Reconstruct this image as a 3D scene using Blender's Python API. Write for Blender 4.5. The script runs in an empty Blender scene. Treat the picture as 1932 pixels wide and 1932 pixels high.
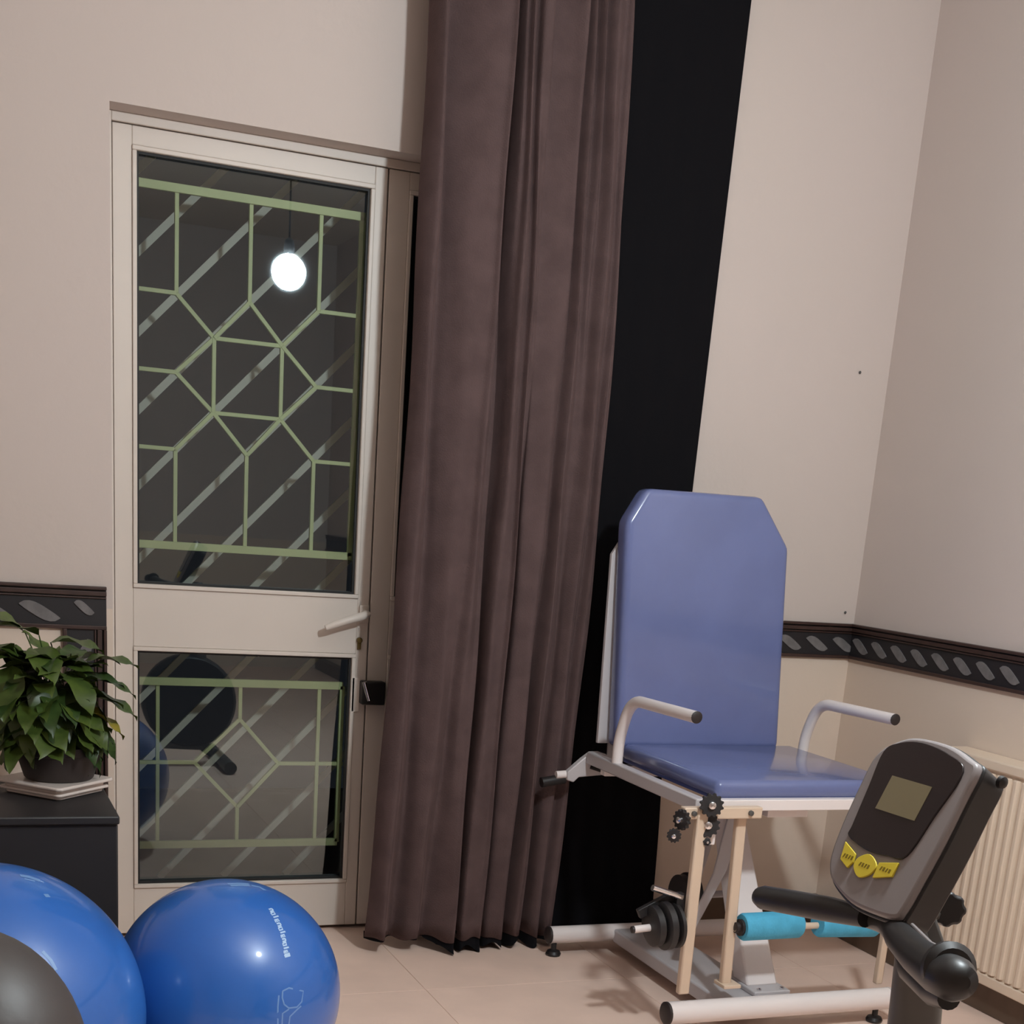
import bpy, bmesh, math, random
from mathutils import Vector, Matrix, Quaternion
random.seed(7)
S = bpy.context.scene
COL = S.collection
PI = math.pi

# ------------------------------------------------------------------ camera
cam_d = bpy.data.cameras.new('camera')
cam = bpy.data.objects.new('camera', cam_d); COL.objects.link(cam)
yaw, pitch, roll = .4023, .2871, -.0771
cy_, sy_, cp, sp, cr, sr = math.cos(yaw), math.sin(yaw), math.cos(pitch), math.sin(pitch), math.cos(roll), math.sin(roll)
fwd = Vector((sy_*cp, cy_*cp, -sp)); rgt = Vector((cy_, -sy_, 0)); dwn = fwd.cross(rgt)
r_ = cr*rgt + sr*dwn; d_ = -sr*rgt + cr*dwn
M = Matrix((r_, -d_, -fwd)).transposed().to_4x4()
M.translation = (0, 0, 1.25)
cam.matrix_world = M
cam_d.sensor_width = 36; cam_d.sensor_fit = 'HORIZONTAL'
cam_d.lens = 2647/1932*36
cam_d.shift_y = (1750-966)/1932
cam_d.clip_start = .05
S.camera = cam

# ------------------------------------------------------------------ world, exposure
w = bpy.data.worlds.new('night'); S.world = w; w.use_nodes = True
w.node_tree.nodes['Background'].inputs[0].default_value = (.012, .014, .018, 1)
w.node_tree.nodes['Background'].inputs[1].default_value = .6
S.view_settings.view_transform = 'Standard'; S.view_settings.look = 'None'
S.view_settings.exposure = 0.0; S.view_settings.gamma = 1.0
S.view_settings.use_curve_mapping = False
LAMP1 = (1.495, 1.43, 2.17); LAMP1_E = 585

# ------------------------------------------------------------------ materials
def srgb(r, g, b):
    f = lambda c: (c/255/12.92) if c <= 10 else ((c/255+.055)/1.055)**2.4
    return (f(r), f(g), f(b), 1)
def mat(name, c, rough=.6, metal=0, noise=0, nscale=8, bump=0, bscale=60, spec=.5, sheen=0, coat=0, c2=None, stretch=None):
    m = bpy.data.materials.new(name); m.use_nodes = True
    nt = m.node_tree; p = nt.nodes['Principled BSDF']
    p.inputs['Base Color'].default_value = c
    p.inputs['Roughness'].default_value = rough
    p.inputs['Metallic'].default_value = metal
    p.inputs['Specular IOR Level'].default_value = spec
    if sheen:
        p.inputs['Sheen Weight'].default_value = sheen; p.inputs['Sheen Roughness'].default_value = .35
        p.inputs['Sheen Tint'].default_value = (c[0]*3, c[1]*3, c[2]*3, 1)
    if coat: p.inputs['Coat Weight'].default_value = coat; p.inputs['Coat Roughness'].default_value = .07
    tc = nt.nodes.new('ShaderNodeTexCoord'); vec = tc.outputs['Object']
    if stretch:
        mp = nt.nodes.new('ShaderNodeMapping'); mp.inputs['Scale'].default_value = stretch
        nt.links.new(vec, mp.inputs[0]); vec = mp.outputs[0]
    if noise or c2:
        n = nt.nodes.new('ShaderNodeTexNoise'); n.inputs['Scale'].default_value = nscale; n.inputs['Detail'].default_value = 4
        nt.links.new(vec, n.inputs['Vector'])
        mx = nt.nodes.new('ShaderNodeMix'); mx.data_type = 'RGBA'
        a = c2 if c2 else tuple(max(0, x*(1-noise)) for x in c[:3])+(1,)
        b = c if c2 else tuple(min(1, x*(1+noise)) for x in c[:3])+(1,)
        mx.inputs[6].default_value = a; mx.inputs[7].default_value = b
        cr_ = nt.nodes.new('ShaderNodeMapRange'); cr_.inputs[1].default_value = .35; cr_.inputs[2].default_value = .65
        nt.links.new(n.outputs['Fac'], cr_.inputs[0]); nt.links.new(cr_.outputs[0], mx.inputs[0])
        nt.links.new(mx.outputs[2], p.inputs['Base Color'])
    if bump:
        n2 = nt.nodes.new('ShaderNodeTexNoise'); n2.inputs['Scale'].default_value = bscale; n2.inputs['Detail'].default_value = 3
        nt.links.new(vec, n2.inputs['Vector'])
        bp = nt.nodes.new('ShaderNodeBump'); bp.inputs['Strength'].default_value = bump; bp.inputs['Distance'].default_value = .004
        nt.links.new(n2.outputs['Fac'], bp.inputs['Height']); nt.links.new(bp.outputs[0], p.inputs['Normal'])
    return m

def wall_mat():
    # cream paint above the border, tan paint below it
    m = mat('wall_paint', srgb(222, 208, 198), .75, bump=.15, bscale=40, spec=.3)
    nt = m.node_tree; p = nt.nodes['Principled BSDF']
    g = nt.nodes.new('ShaderNodeNewGeometry'); sx = nt.nodes.new('ShaderNodeSeparateXYZ'); nt.links.new(g.outputs['Position'], sx.inputs[0])
    gt = nt.nodes.new('ShaderNodeMath'); gt.operation = 'GREATER_THAN'; gt.inputs[1].default_value = .93
    nt.links.new(sx.outputs['Z'], gt.inputs[0])
    n = nt.nodes.new('ShaderNodeTexNoise'); n.inputs['Scale'].default_value = 1.3
    nt.links.new(g.outputs['Position'], n.inputs['Vector'])
    def duo(a, b):
        mx = nt.nodes.new('ShaderNodeMix'); mx.data_type = 'RGBA'; mx.inputs[6].default_value = a; mx.inputs[7].default_value = b
        nt.links.new(n.outputs['Fac'], mx.inputs[0]); return mx
    lo = duo(srgb(220, 203, 186), srgb(224, 204, 190)); hi = duo(srgb(205, 192, 183), srgb(208, 193, 188))
    mx = nt.nodes.new('ShaderNodeMix'); mx.data_type = 'RGBA'
    nt.links.new(gt.outputs[0], mx.inputs[0]); nt.links.new(lo.outputs[2], mx.inputs[6]); nt.links.new(hi.outputs[2], mx.inputs[7])
    nt.links.new(mx.outputs[2], p.inputs['Base Color'])
    return m

def glass_mat():
    m = bpy.data.materials.new('window_glass'); m.use_nodes = True; nt = m.node_tree; nt.nodes.clear()
    o = nt.nodes.new('ShaderNodeOutputMaterial'); t = nt.nodes.new('ShaderNodeBsdfTransparent'); g = nt.nodes.new('ShaderNodeBsdfGlossy')
    t.inputs[0].default_value = (.86, .9, .88, 1); g.inputs['Roughness'].default_value = .012; g.inputs[0].default_value = (.84, .97, 1, 1)
    f = nt.nodes.new('ShaderNodeFresnel'); f.inputs[0].default_value = 1.5
    mr = nt.nodes.new('ShaderNodeMath'); mr.operation = 'MULTIPLY'; mr.inputs[1].default_value = 4.2
    mx = nt.nodes.new('ShaderNodeMixShader')
    nt.links.new(f.outputs[0], mr.inputs[0]); nt.links.new(mr.outputs[0], mx.inputs[0]); nt.links.new(t.outputs[0], mx.inputs[1]); nt.links.new(g.outputs[0], mx.inputs[2]); nt.links.new(mx.outputs[0], o.inputs[0])
    return m

def emit(name, c, e):
    m = bpy.data.materials.new(name); m.use_nodes = True; nt = m.node_tree
    p = nt.nodes['Principled BSDF']; p.inputs['Base Color'].default_value = (0, 0, 0, 1)
    p.inputs['Emission Color'].default_value = c; p.inputs['Emission Strength'].default_value = e
    return m

MW = wall_mat()
MCEIL = mat('ceiling_paint', srgb(225, 215, 205), .8)
MFLOOR = mat('floor_tile', srgb(244, 214, 198), .3, noise=.05, nscale=5, bump=.03, bscale=12, spec=.4)
MGROUT = mat('floor_grout', srgb(214, 184, 166), .8)
MALU = mat('cream_door_enamel', srgb(216, 204, 194), .42, noise=.02, nscale=3)
MGASKET = mat('black_rubber', srgb(22, 20, 20), .6)
MGLASS = glass_mat()
MGRILLE = mat('green_grille_paint', srgb(206, 213, 160), .5, noise=.05)
MDIAG = mat('grey_shutter_paint', srgb(200, 200, 190), .55)
MCURT = mat('mauve_brown_velvet', srgb(88, 71, 70), .9, noise=.10, nscale=14, bump=.35, bscale=260, sheen=.4, spec=.15)
MBLACK = mat('black_blackout_cloth', srgb(20, 19, 22), .95, spec=.1, bump=.1)
MBROWN = mat('dark_brown_border', srgb(62, 43, 38), .45, noise=.15, nscale=30)
MBROWN2 = mat('black_border_field', srgb(34, 31, 34), .5)
MMOTIF = mat('grey_border_motif', srgb(112, 108, 108), .55, noise=.15, nscale=40)
MSKIRT = mat('brown_skirting', srgb(92, 74, 60), .4, noise=.12, nscale=14)
MWHITE = mat('white_powder_coat', srgb(232, 222, 220), .32, spec=.5)
MGREYW = mat('grey_powder_coat', srgb(190, 184, 186), .35)
MBEIGE = mat('beige_powder_coat', srgb(214, 190, 168), .4)
MVINYL = mat('blue_vinyl', srgb(103, 113, 158), .22, noise=.05, nscale=6, bump=.12, bscale=14, spec=.5, coat=.5)
MDARKB = mat('dark_blue_piping', srgb(58, 74, 132), .3)
MRUB = mat('black_plastic', srgb(30, 28, 29), .42)
MCAP = mat('black_end_cap', srgb(40, 32, 32), .5)
MCHROME = mat('chrome', (.8, .8, .82, 1), .18, metal=1)
MBRASS = mat('worn_brass', srgb(120, 100, 60), .4, metal=.8)
MFOAM = mat('turquoise_foam', srgb(76, 168, 204), .75, noise=.08, nscale=25, bump=.3, bscale=150)
MIRON = mat('black_iron', srgb(34, 31, 32), .5, bump=.15, bscale=50)
MBALL = mat('glossy_blue_vinyl_ball', srgb(40, 102, 186), .34, spec=.5, coat=.6, noise=.04, nscale=4)
MPRINT = mat('pale_blue_print', srgb(176, 206, 238), .4)
MPRINT_GLINT = mat('faded_print_and_glint', srgb(110, 150, 205), .4)
MCONS = mat('grey_console_plastic', srgb(140, 132, 132), .38, spec=.5)
MLCD = mat('grey_green_display', srgb(128, 118, 92), .25)
MYEL = mat('yellow_button', srgb(222, 200, 60), .45)
MYINK = mat('olive_button_print', srgb(130, 110, 20), .5)
MPOST = mat('dark_grey_steel', srgb(84, 82, 80), .4, metal=.2)
MSADDLE = mat('charcoal_vinyl', srgb(64, 57, 55), .5, noise=.08, nscale=12, bump=.1)
MCAB = mat('black_painted_wood', srgb(42, 40, 42), .5, noise=.05)
MPOT = mat('dark_brown_pot', srgb(52, 44, 42), .55)
MSOIL = mat('potting_soil', srgb(40, 30, 22), .9, bump=.8, bscale=90)
MTRAY = mat('white_glazed_tray', srgb(226, 212, 204), .3)
MLEAF = mat('green_leaf', srgb(86, 104, 42), .42, c2=srgb(50, 68, 26), nscale=14, spec=.5)
MLEAF2 = mat('dark_green_leaf', srgb(72, 94, 42), .42, c2=srgb(44, 66, 28), nscale=14)
MLEAF3 = mat('yellowing_leaf', srgb(176, 150, 50), .5, c2=srgb(90, 108, 42), nscale=22)
MRAD = mat('radiator_enamel', srgb(228, 208, 188), .4)
MBULB = emit('lit_globe', (.825, .925, .965, 1), LAMP1_E)

# ------------------------------------------------------------------ mesh helpers
WO = {}    # world offset of an object
def obj(name, bm, m, parent=None, smooth=True, bevel=0):
    me = bpy.data.meshes.new(name)
    bmesh.ops.recalc_face_normals(bm, faces=bm.faces[:])
    bm.to_mesh(me); bm.free()
    me.materials.append(m)
    if smooth:
        for p in me.polygons: p.use_smooth = True
        try: me.set_sharp_from_angle(angle=math.radians(38))
        except Exception: pass
    o = bpy.data.objects.new(name, me); COL.objects.link(o)
    if parent:
        o.parent = parent
        o.location = -WO.get(parent.name, Vector((0, 0, 0)))
    WO[o.name] = Vector((0, 0, 0))
    if bevel:
        b = o.modifiers.new('bevel', 'BEVEL'); b.width = bevel; b.segments = 2; b.limit_method = 'ANGLE'; b.angle_limit = math.radians(40)
    return o
def tag(o, label, cat, group=None):
    o['label'] = label; o['category'] = cat
    if group: o['group'] = group
    return o
def lab(o, label): o['label'] = label; return o
def struct(o, label=None):
    o['kind'] = 'structure'
    if label: o['label'] = label
    return o
def thing(name, loc, label=None, cat=None, group=None):
    o = bpy.data.objects.new(name, None); COL.objects.link(o); o.location = loc; o.empty_display_size = .1
    WO[o.name] = Vector(loc)
    if label: tag(o, label, cat, group)
    return o
def B(): return bmesh.new()
def box(bm, a, b, R=None, c0=None):
    a = Vector(a); b = Vector(b); c = (a+b)/2; s = b-a
    mt = Matrix.Translation(c) @ Matrix.Diagonal((s.x, s.y, s.z, 1))
    if R is not None:
        c0 = Vector(c0) if c0 else c
        mt = Matrix.Translation(c0) @ R.to_4x4() @ Matrix.Translation(-c0) @ mt
    bmesh.ops.create_cube(bm, size=1, matrix=mt); return bm
def boxo(name, a, b, m, parent=None, bevel=.002, **k): return obj(name, box(B(), a, b, **k), m, parent, bevel=bevel)
def tube(bm, pts, r, seg=14, cap=True, closed=False):
    pts = [Vector(p) for p in pts]; n = len(pts)
    rs = r if isinstance(r, (list, tuple)) else [r]*n
    rings = []; nrm = None
    for i in range(n):
        if closed: t = (pts[(i+1) % n]-pts[i-1]).normalized()
        else: t = (pts[min(i+1, n-1)]-pts[max(i-1, 0)]).normalized()
        if nrm is None:
            u = Vector((0, 0, 1)) if abs(t.z) < .9 else Vector((1, 0, 0))
            nrm = (u - t*u.dot(t)).normalized()
        else:
            nrm = (nrm - t*nrm.dot(t)).normalized()
        bi = t.cross(nrm)
        rings.append([bm.verts.new(pts[i]+rs[i]*(math.cos(2*PI*k/seg)*nrm+math.sin(2*PI*k/seg)*bi)) for k in range(seg)])
    for i in range(n if closed else n-1):
        A, Bq = rings[i], rings[(i+1) % n]
        for k in range(seg): bm.faces.new((A[k], A[(k+1) % seg], Bq[(k+1) % seg], Bq[k]))
    if cap and not closed: bm.faces.new(rings[0][::-1]); bm.faces.new(rings[-1])
    return bm
def arcpts(pts, rad, seg=6):
    # round the corners of a polyline
    pts = [Vector(p) for p in pts]; out = [pts[0]]
    for i in range(1, len(pts)-1):
        a, b, c = pts[i-1], pts[i], pts[i+1]
        d1 = (a-b).normalized(); d2 = (c-b).normalized(); L = min(rad, (a-b).length*.49, (c-b).length*.49)
        p, q = b+d1*L, b+d2*L
        for k in range(seg+1):
            t = k/seg; out.append((1-t)**2*p+2*t*(1-t)*b+t*t*q)
    out.append(pts[-1]); return out
def prism(bm, outline, o, u, v, n, h):
    # outline of (a,b) in plane o+a*u+b*v, extruded by h along n
    o, u, v, n = map(Vector, (o, u, v, n))
    lo = [bm.verts.new(o+a*u+b*v) for a, b in outline]; hi = [bm.verts.new(o+a*u+b*v+n*h) for a, b in outline]
    bm.faces.new(lo[::-1]); bm.faces.new(hi); k = len(lo)
    for i in range(k): bm.faces.new((lo[i], lo[(i+1) % k], hi[(i+1) % k], hi[i]))
    return bm
def lathe(bm, prof, o, ax=(0, 0, 1), seg=32):
    o = Vector(o); ax = Vector(ax).normalized(); q = Vector((0, 0, 1)).rotation_difference(ax)
    rings = []
    for r, z in prof:
        rings.append([bm.verts.new(o+q @ Vector((r*math.cos(2*PI*k/seg), r*math.sin(2*PI*k/seg), z))) for k in range(seg)])
    for A, Bq in zip(rings, rings[1:]):
        for k in range(seg): bm.faces.new((A[k], A[(k+1) % seg], Bq[(k+1) % seg], Bq[k]))
    bm.faces.new(rings[0][::-1]); bm.faces.new(rings[-1])
    return bm
def bar(bm, p, q, w, t, n=(0, 1, 0)):
    # flat bar from p to q, w across, t along n
    p = Vector(p); q = Vector(q); d = (q-p).normalized(); n = Vector(n); s = d.cross(n).normalized()
    vs = [bm.verts.new(x+a*s*w/2+b*n*t/2) for x in (p, q) for a, b in ((-1, -1), (1, -1), (1, 1), (-1, 1))]
    for f in ((0, 1, 2, 3), (7, 6, 5, 4), (0, 4, 5, 1), (1, 5, 6, 2), (2, 6, 7, 3), (3, 7, 4, 0)): bm.faces.new([vs[i] for i in f])
    return bm
def rbox(a, b, r, seg=4):
    # rounded (padded) box
    bm = box(B(), a, b)
    bmesh.ops.bevel(bm, geom=bm.edges[:], offset=r, segments=seg, profile=.5, affect='EDGES'); return bm

# ------------------------------------------------------------------ room shell
D = 3.871; XR = 2.76; XL = -2.4; YB = -2.6; ZC = 2.95
OX0, OX1, OZ = .4446, 1.86, 2.115      # door opening
bm = B()
box(bm, (XL, D, 0), (OX0, D+.22, ZC)); box(bm, (OX0, D, OZ), (OX1, D+.22, ZC)); box(bm, (OX1, D, 0), (XR+.2, D+.22, ZC))
struct(obj('wall_back', bm, MW, smooth=False))
struct(boxo('wall_right', (XR, YB-.2, 0), (XR+.2, D, ZC), MW, bevel=0))
struct(boxo('wall_left', (XL-.2, YB-.2, 0), (XL, D+.22, ZC), MW, bevel=0))
struct(boxo('wall_front', (XL, YB-.2, 0), (XR, YB, ZC), MW, bevel=0))
struct(boxo('ceiling', (XL-.2, YB-.2, ZC), (XR+.2, D+.22, ZC+.1), MCEIL, bevel=0))
fl = struct(boxo('floor', (XL-.2, YB-.2, -.1), (XR+.2, D+2.2, -.0015), MGROUT, bevel=0))
# floor tiles with thin joints (tile mesh shared)
TS = .6
tb = box(B(), (.0008, .0008, -.008), (TS-.0008, TS-.0008, 0)); t0 = obj('tile', tb, MFLOOR, fl, smooth=False, bevel=.0006)
first = True
for i in range(9):
    for j in range(11):
        x, y = XL+i*TS, YB-.02+j*TS
        if x+TS > XR+.25: continue
        t = t0 if first else t0.copy()
        if not first: COL.objects.link(t)
        t.parent = fl; t.location = (x, y, 0); first = False
# small screw hooks in wall corner
for p, n_ in (((2.653, D, 1.735), 'a'), ((2.72, D, .986+.035), 'b')):
    o = obj('wall_screw', lathe(B(), [(.0035, 0), (.0045, .003), (.002, .006), (.0005, .0065)], p, (0, -1, 0), 10), MPOST)
    tag(o, 'small dark screw high on the pale wall left of the room corner' if n_ == 'a' else 'small dark screw in the wall just above the patterned border by the corner', 'screw')

# patterned border (dado) : strips + motifs
def border(name, pts, up, n, first_skip=0, frame=True):
    """pts: start, end of the lower edge; up: vector across; n: out of wall"""
    a, b = map(Vector, pts); up = Vector(up); n = Vector(n); L = (b-a).length; d = (b-a).normalized(); H = up.length; up = up.normalized()
    f = obj(name, prism(B(), [(0, 0), (L, 0), (L, H), (0, H)], a+n*-.002, d, up, n, .007), MBROWN2, smooth=False)
    for z0, z1, t in ((0, .010, .013), (H-.008, H, .016), (H-.024, H-.012, .012), (H-.031, H-.027, .0105)):
        obj('moulding', prism(B(), [(0, z0), (L, z0), (L, z1), (0, z1)], a, d, up, n, t), MBROWN, f, bevel=.0015)
    return f, a, d, up, n, L
motif_mesh = None
def motif(parent, o, d, up, n, w=.084, h=.05):
    # slanted S-shaped leaf: upper left to lower right
    top = []; bot = []
    N = 9
    for i in range(N):
        t = i/(N-1); x = -w/2+w*t; mid = h*.30*math.cos(PI*t); th = h*.30*math.sin(PI*t)**.7+.001
        top.append((x, mid+th)); bot.append((x, mid-th))
    obj('motif', prism(B(), bot+top[::-1], o, d, up, n, .0085), MMOTIF, parent, smooth=False)
BZ0, BZ1 = .876, .986
f, a, d, up, n, L = border('trim_1', ((OX1+.06, D, BZ0), (XR, D, BZ0)), (0, 0, BZ1-BZ0), (0, -1, 0)); struct(f)
for k in range(8): motif(f, Vector((XR-.035-k*.1, D, BZ0+.044)), d, up, n)
f, a, d, up, n, L = border('trim_2', ((XR, D, BZ0), (XR, YB, BZ0)), (0, 0, BZ1-BZ0), (-1, 0, 0)); struct(f)
for k in range(16): motif(f, Vector((XR, D-.06-k*.1, BZ0+.044)), d, up, n)
f, a, d, up, n, L = border('trim_3', ((XL, D, BZ0), (.428, D, BZ0)), (0, 0, BZ1-BZ0), (0, -1, 0)); struct(f)
for k in range(16): motif(f, Vector((.262-k*.118, D, BZ0+.042)), d, up, n, .1, .055)
motif(f, Vector((.372, D, BZ0+.055)), d, up, n, .05, .04)
f, a, d, up, n, L = border('trim_4', ((.318, D, .12), (.318, D, BZ0)), (.110, 0, 0), (0, -1, 0)); struct(f)
for k in range(6): motif(f, Vector((.318+.046, D, BZ0-.075-k*.118)), -d, up, n, .1, .055)
# skirtings
struct(boxo('baseboard_back', (OX1+.02, D-.015, 0), (XR, D, .085), MSKIRT, bevel=.003))
struct(boxo('baseboard_left', (XL, D-.015, 0), (OX0-.03, D, .085), MSKIRT, bevel=.003))
struct(boxo('baseboard_right', (XR-.06, YB, 0), (XR, D-.015, .085), MSKIRT, bevel=.004))

# ------------------------------------------------------------------ doors (aluminium double door, recessed)
YD = D+.088
def sc(x, z, y0, y1):   # move a point measured on plane y0 along its line of sight to plane y1
    k = y1/y0; return x*k, 1.25+(z-1.25)*k
bm = B()
box(bm, (OX0, YD-.006, 0), (OX0+.014, YD+.07, OZ)); box(bm, (OX1-.014, YD-.006, 0), (OX1, YD+.07, OZ)); box(bm, (OX0+.014, YD-.006, OZ-.022), (OX1-.014, YD+.07, OZ))
struct(obj('trim_5', bm, MALU, bevel=.002), 'cream metal frame around the double door')
def leaf(name, x0, x1, gl, gr, label, lhand):
    z0, z1 = .012, OZ-.024
    r = thing(name, ((x0+x1)/2, YD+.02, 0)); struct(r, label)
    g = [(.146, .826), (.982, 2.0475)]
    y0, y1 = YD, YD+.045
    boxo('stile', (x0, y0, z0), (gl, y1, z1), MALU, r); boxo('stile', (gr, y0, z0), (x1, y1, z1), MALU, r)
    boxo('bottom_rail', (gl, y0, z0), (gr, y1, g[0][0]), MALU, r); boxo('middle_rail', (gl, y0, g[0][1]), (gr, y1, g[1][0]), MALU, r); boxo('top_rail', (gl, y0, g[1][1]), (gr, y1, z1), MALU, r)
    for (a, b) in g:
        w = .011; bm = B()
        for q in (((gl, a), (gr, a+w)), ((gl, b-w), (gr, b)), ((gl, a+w), (gl+w, b-w)), ((gr-w, a+w), (gr, b-w))):
            box(bm, (q[0][0], y0-.006, q[0][1]), (q[1][0], y0+.012, q[1][1]))
        obj('glazing_bead', bm, MALU, r, bevel=.002)
        bm = B(); w2 = .017
        for q in (((gl+w, a+w), (gr-w, a+w2)), ((gl+w, b-w2), (gr-w, b-w)), ((gl+w, a+w2), (gl+w2, b-w2)), ((gr-w2, a+w2), (gr-w, b-w2))):
            box(bm, (q[0][0], y0+.006, q[0][1]), (q[1][0], y0+.018, q[1][1]))
        obj('gasket', bm, MGASKET, r, smooth=False)
        bm = B(); q = [bm.verts.new(v) for v in ((gl+.008, y0+.02, a+.008), (gr-.008, y0+.02, a+.008), (gr-.008, y0+.02, b-.008), (gl+.008, y0+.02, b-.008))]; bm.faces.new(q)
        obj('pane', bm, MGLASS, r, smooth=False)
    return r
d1 = leaf('door_1', OX0+.016, 1.165, .508, 1.131, 'cream metal glazed door leaf with a lever handle', True)
d2 = leaf('door_2', 1.169, OX1-.016, 1.226, 1.78, 'second door leaf mostly hidden by the brown curtain', False)
# lever handle, cylinder, night latch
h = obj('handle', prism(B(), [(-.014, -.02), (.014, -.02), (.014, .03), (-.014, .03)], (1.149, YD, .935), (1, 0, 0), (0, 0, 1), (0, -1, 0), .012), MALU, d1, bevel=.003)
obj('lever', tube(B(), [(1.149, YD-.01, .942), (1.149, YD-.038, .942), (1.130, YD-.046, .936), (1.085, YD-.046, .922), (1.045, YD-.045, .907), (1.028, YD-.044, .900)], [.011, .011, .012, .011, .010, .008], 12), MALU, h)
obj('lock_cylinder', lathe(B(), [(.008, 0), (.008, .01), (.006, .012)], (1.139, YD, .866), (0, -1, 0), 14), MBRASS, d1)
obj('key_slot', box(B(), (1.134, YD-.006, .84), (1.144, YD, .862)), MBRASS, d1)
lt = boxo('latch', (1.146, YD-.035, .685), (1.215, YD, .752), MRUB, d1, bevel=.004)
obj('latch_bolt', tube(B(), [(1.148, YD-.045, .752), (1.165, YD-.045, .70)], .0075, 10), MCHROME, lt)
boxo('latch_plate', (1.122, YD-.006, .66), (1.146, YD, .76), MALU, d1)

# security grille behind the glass
YG = D+.145
gr = thing('security_grille', (.8, YG, 1.1), 'pale green welded security grille with star pattern behind the upper door glass', 'grille')
def gp(x, z): k = sc(x, z, 3.931, YG); return (k[0], YG, k[1])
GB = [0]
def gb(par, a, b, w=.0105, nm='bar'):
    GB[0] += 1; j = Vector((0, .0004*(GB[0] % 9) if nm == 'bar' else -.003, 0))
    obj(nm, bar(B(), Vector(gp(*a))+j, Vector(gp(*b))+j, w, .012), MGRILLE, par, bevel=.001)
XA, XE = .47, 1.098
c1, c2, c3 = .613, .80, .982
m1, m2 = .71, .888
for z in (1.960, 1.098): gb(gr, (XA, z), (XE, z), .021, 'rail')
gb(gr, (XE-.006, 1.098), (XE-.006, 1.96), .016, 'rail'); gb(gr, (XA+.006, 1.098), (XA+.006, 1.96), .016, 'rail')
z1, z2, z3, z4, z5 = 1.719, 1.623, 1.531, 1.441, 1.342
for x in (c1, c2, c3): gb(gr, (x, 1.96), (x, z1)); gb(gr, (x, z5), (x, 1.098))
for z in (z1, z3, z5): gb(gr, (XA, z), (c1, z)); gb(gr, (c3, z), (XE, z))
gb(gr, (c1, z1), (m1, z2)); gb(gr, (m1, z2), (c2, z1)); gb(gr, (c2, z1), (m2, z2)); gb(gr, (m2, z2), (c3, z1))
gb(gr, (m1, z2), (m2, z2)); gb(gr, (m1, z2), (m1, z4)); gb(gr, (m2, z2), (m2, z4)); gb(gr, (m1, z4), (m2, z4))
gb(gr, (m1, z2), (c1, z3)); gb(gr, (c1, z3), (m1, z4)); gb(gr, (m2, z2), (c3, z3)); gb(gr, (c3, z3), (m2, z4))
gb(gr, (m1, z4), (c1, z5)); gb(gr, (m1, z4), (c2, z5)); gb(gr, (m2, z4), (c2, z5)); gb(gr, (m2, z4), (c3, z5))
g2 = thing('security_grille', (.8, YG, .28), 'pale green security grille with one diamond behind the lower door glass', 'grille')
for z in (.738, .28): gb(g2, (XA, z), (XE-.01, z), .022, 'rail')
for x in (.569, 1.02): gb(g2, (x, .738), (x, .28))
gb(g2, (XE-.012, .28), (XE-.012, .738), .014, 'rail')
gb(g2, (.795, .738), (.795, .637)); gb(g2, (.792, .386), (.792, .28)); gb(g2, (XA, .514), (.67, .514)); gb(g2, (.907, .512), (XE, .512))
gb(g2, (.795, .637), (.67, .514)); gb(g2, (.795, .637), (.907, .512)); gb(g2, (.67, .514), (.792, .386)); gb(g2, (.792, .386), (.907, .512))
# sloping bars of the gate outside
YQ = D+.33
gt = thing('outer_gate', (.8, YQ, .1), 'grey outer gate of parallel slanting bars outside the glass door', 'gate')
X0, X1, Z0, Z1 = .40, 1.30, .11, 2.12
for k in range(-1, 13):
    c = 1.30-.199*k
    pts = []
    for x in (X0, X1):
        z = x*1.03+c-.03
        if z > Z1: x, z = (Z1-c+.03)/1.03, Z1
        if z < Z0: x, z = (Z0-c+.03)/1.03, Z0
        pts.append((x, YQ, z))
    if (Vector(pts[1])-Vector(pts[0])).length > .08 and pts[0][0] < X1: obj('bar', bar(B(), pts[0], pts[1], .019, .012), MDIAG, gt)
bm = B()
for q in (((X0-.03, Z0-.03), (X1+.03, Z0)), ((X0-.03, Z1), (X1+.03, Z1+.03)), ((X0-.03, Z0), (X0, Z1)), ((X1, Z0), (X1+.03, Z1))): box(bm, (q[0][0], YQ-.012, q[0][1]), (q[1][0], YQ+.012, q[1][1]))
for x in (X0-.03, X1): box(bm, (x, YQ-.012, -.002), (x+.03, YQ+.012, Z0-.03))
lab(obj('gate_frame', bm, mat('dark_gate_frame', srgb(58, 58, 54), .6), gt), 'dark frame of the gate')
struct(boxo('trim_6', (-1.5, D+.22, -.2), (3.5, D+2.2, -.0015), mat('outside_paving', srgb(70, 64, 58), .8, noise=.2), bevel=0), 'dark paving outside the door')

# ------------------------------------------------------------------ curtains
def smooth_poly(P, n):
    out = []
    for i in range(len(P)-1):
        p0 = P[max(i-1, 0)]; p1 = P[i]; p2 = P[i+1]; p3 = P[min(i+2, len(P)-1)]
        for k in range(n):
            t = k/n
            out.append(tuple(.5*((2*p1[j])+(-p0[j]+p2[j])*t+(2*p0[j]-5*p1[j]+4*p2[j]-p3[j])*t*t+(-p0[j]+3*p1[j]-3*p2[j]+p3[j])*t**3) for j in (0, 1)))
    out.append(P[-1]); return out
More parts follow.
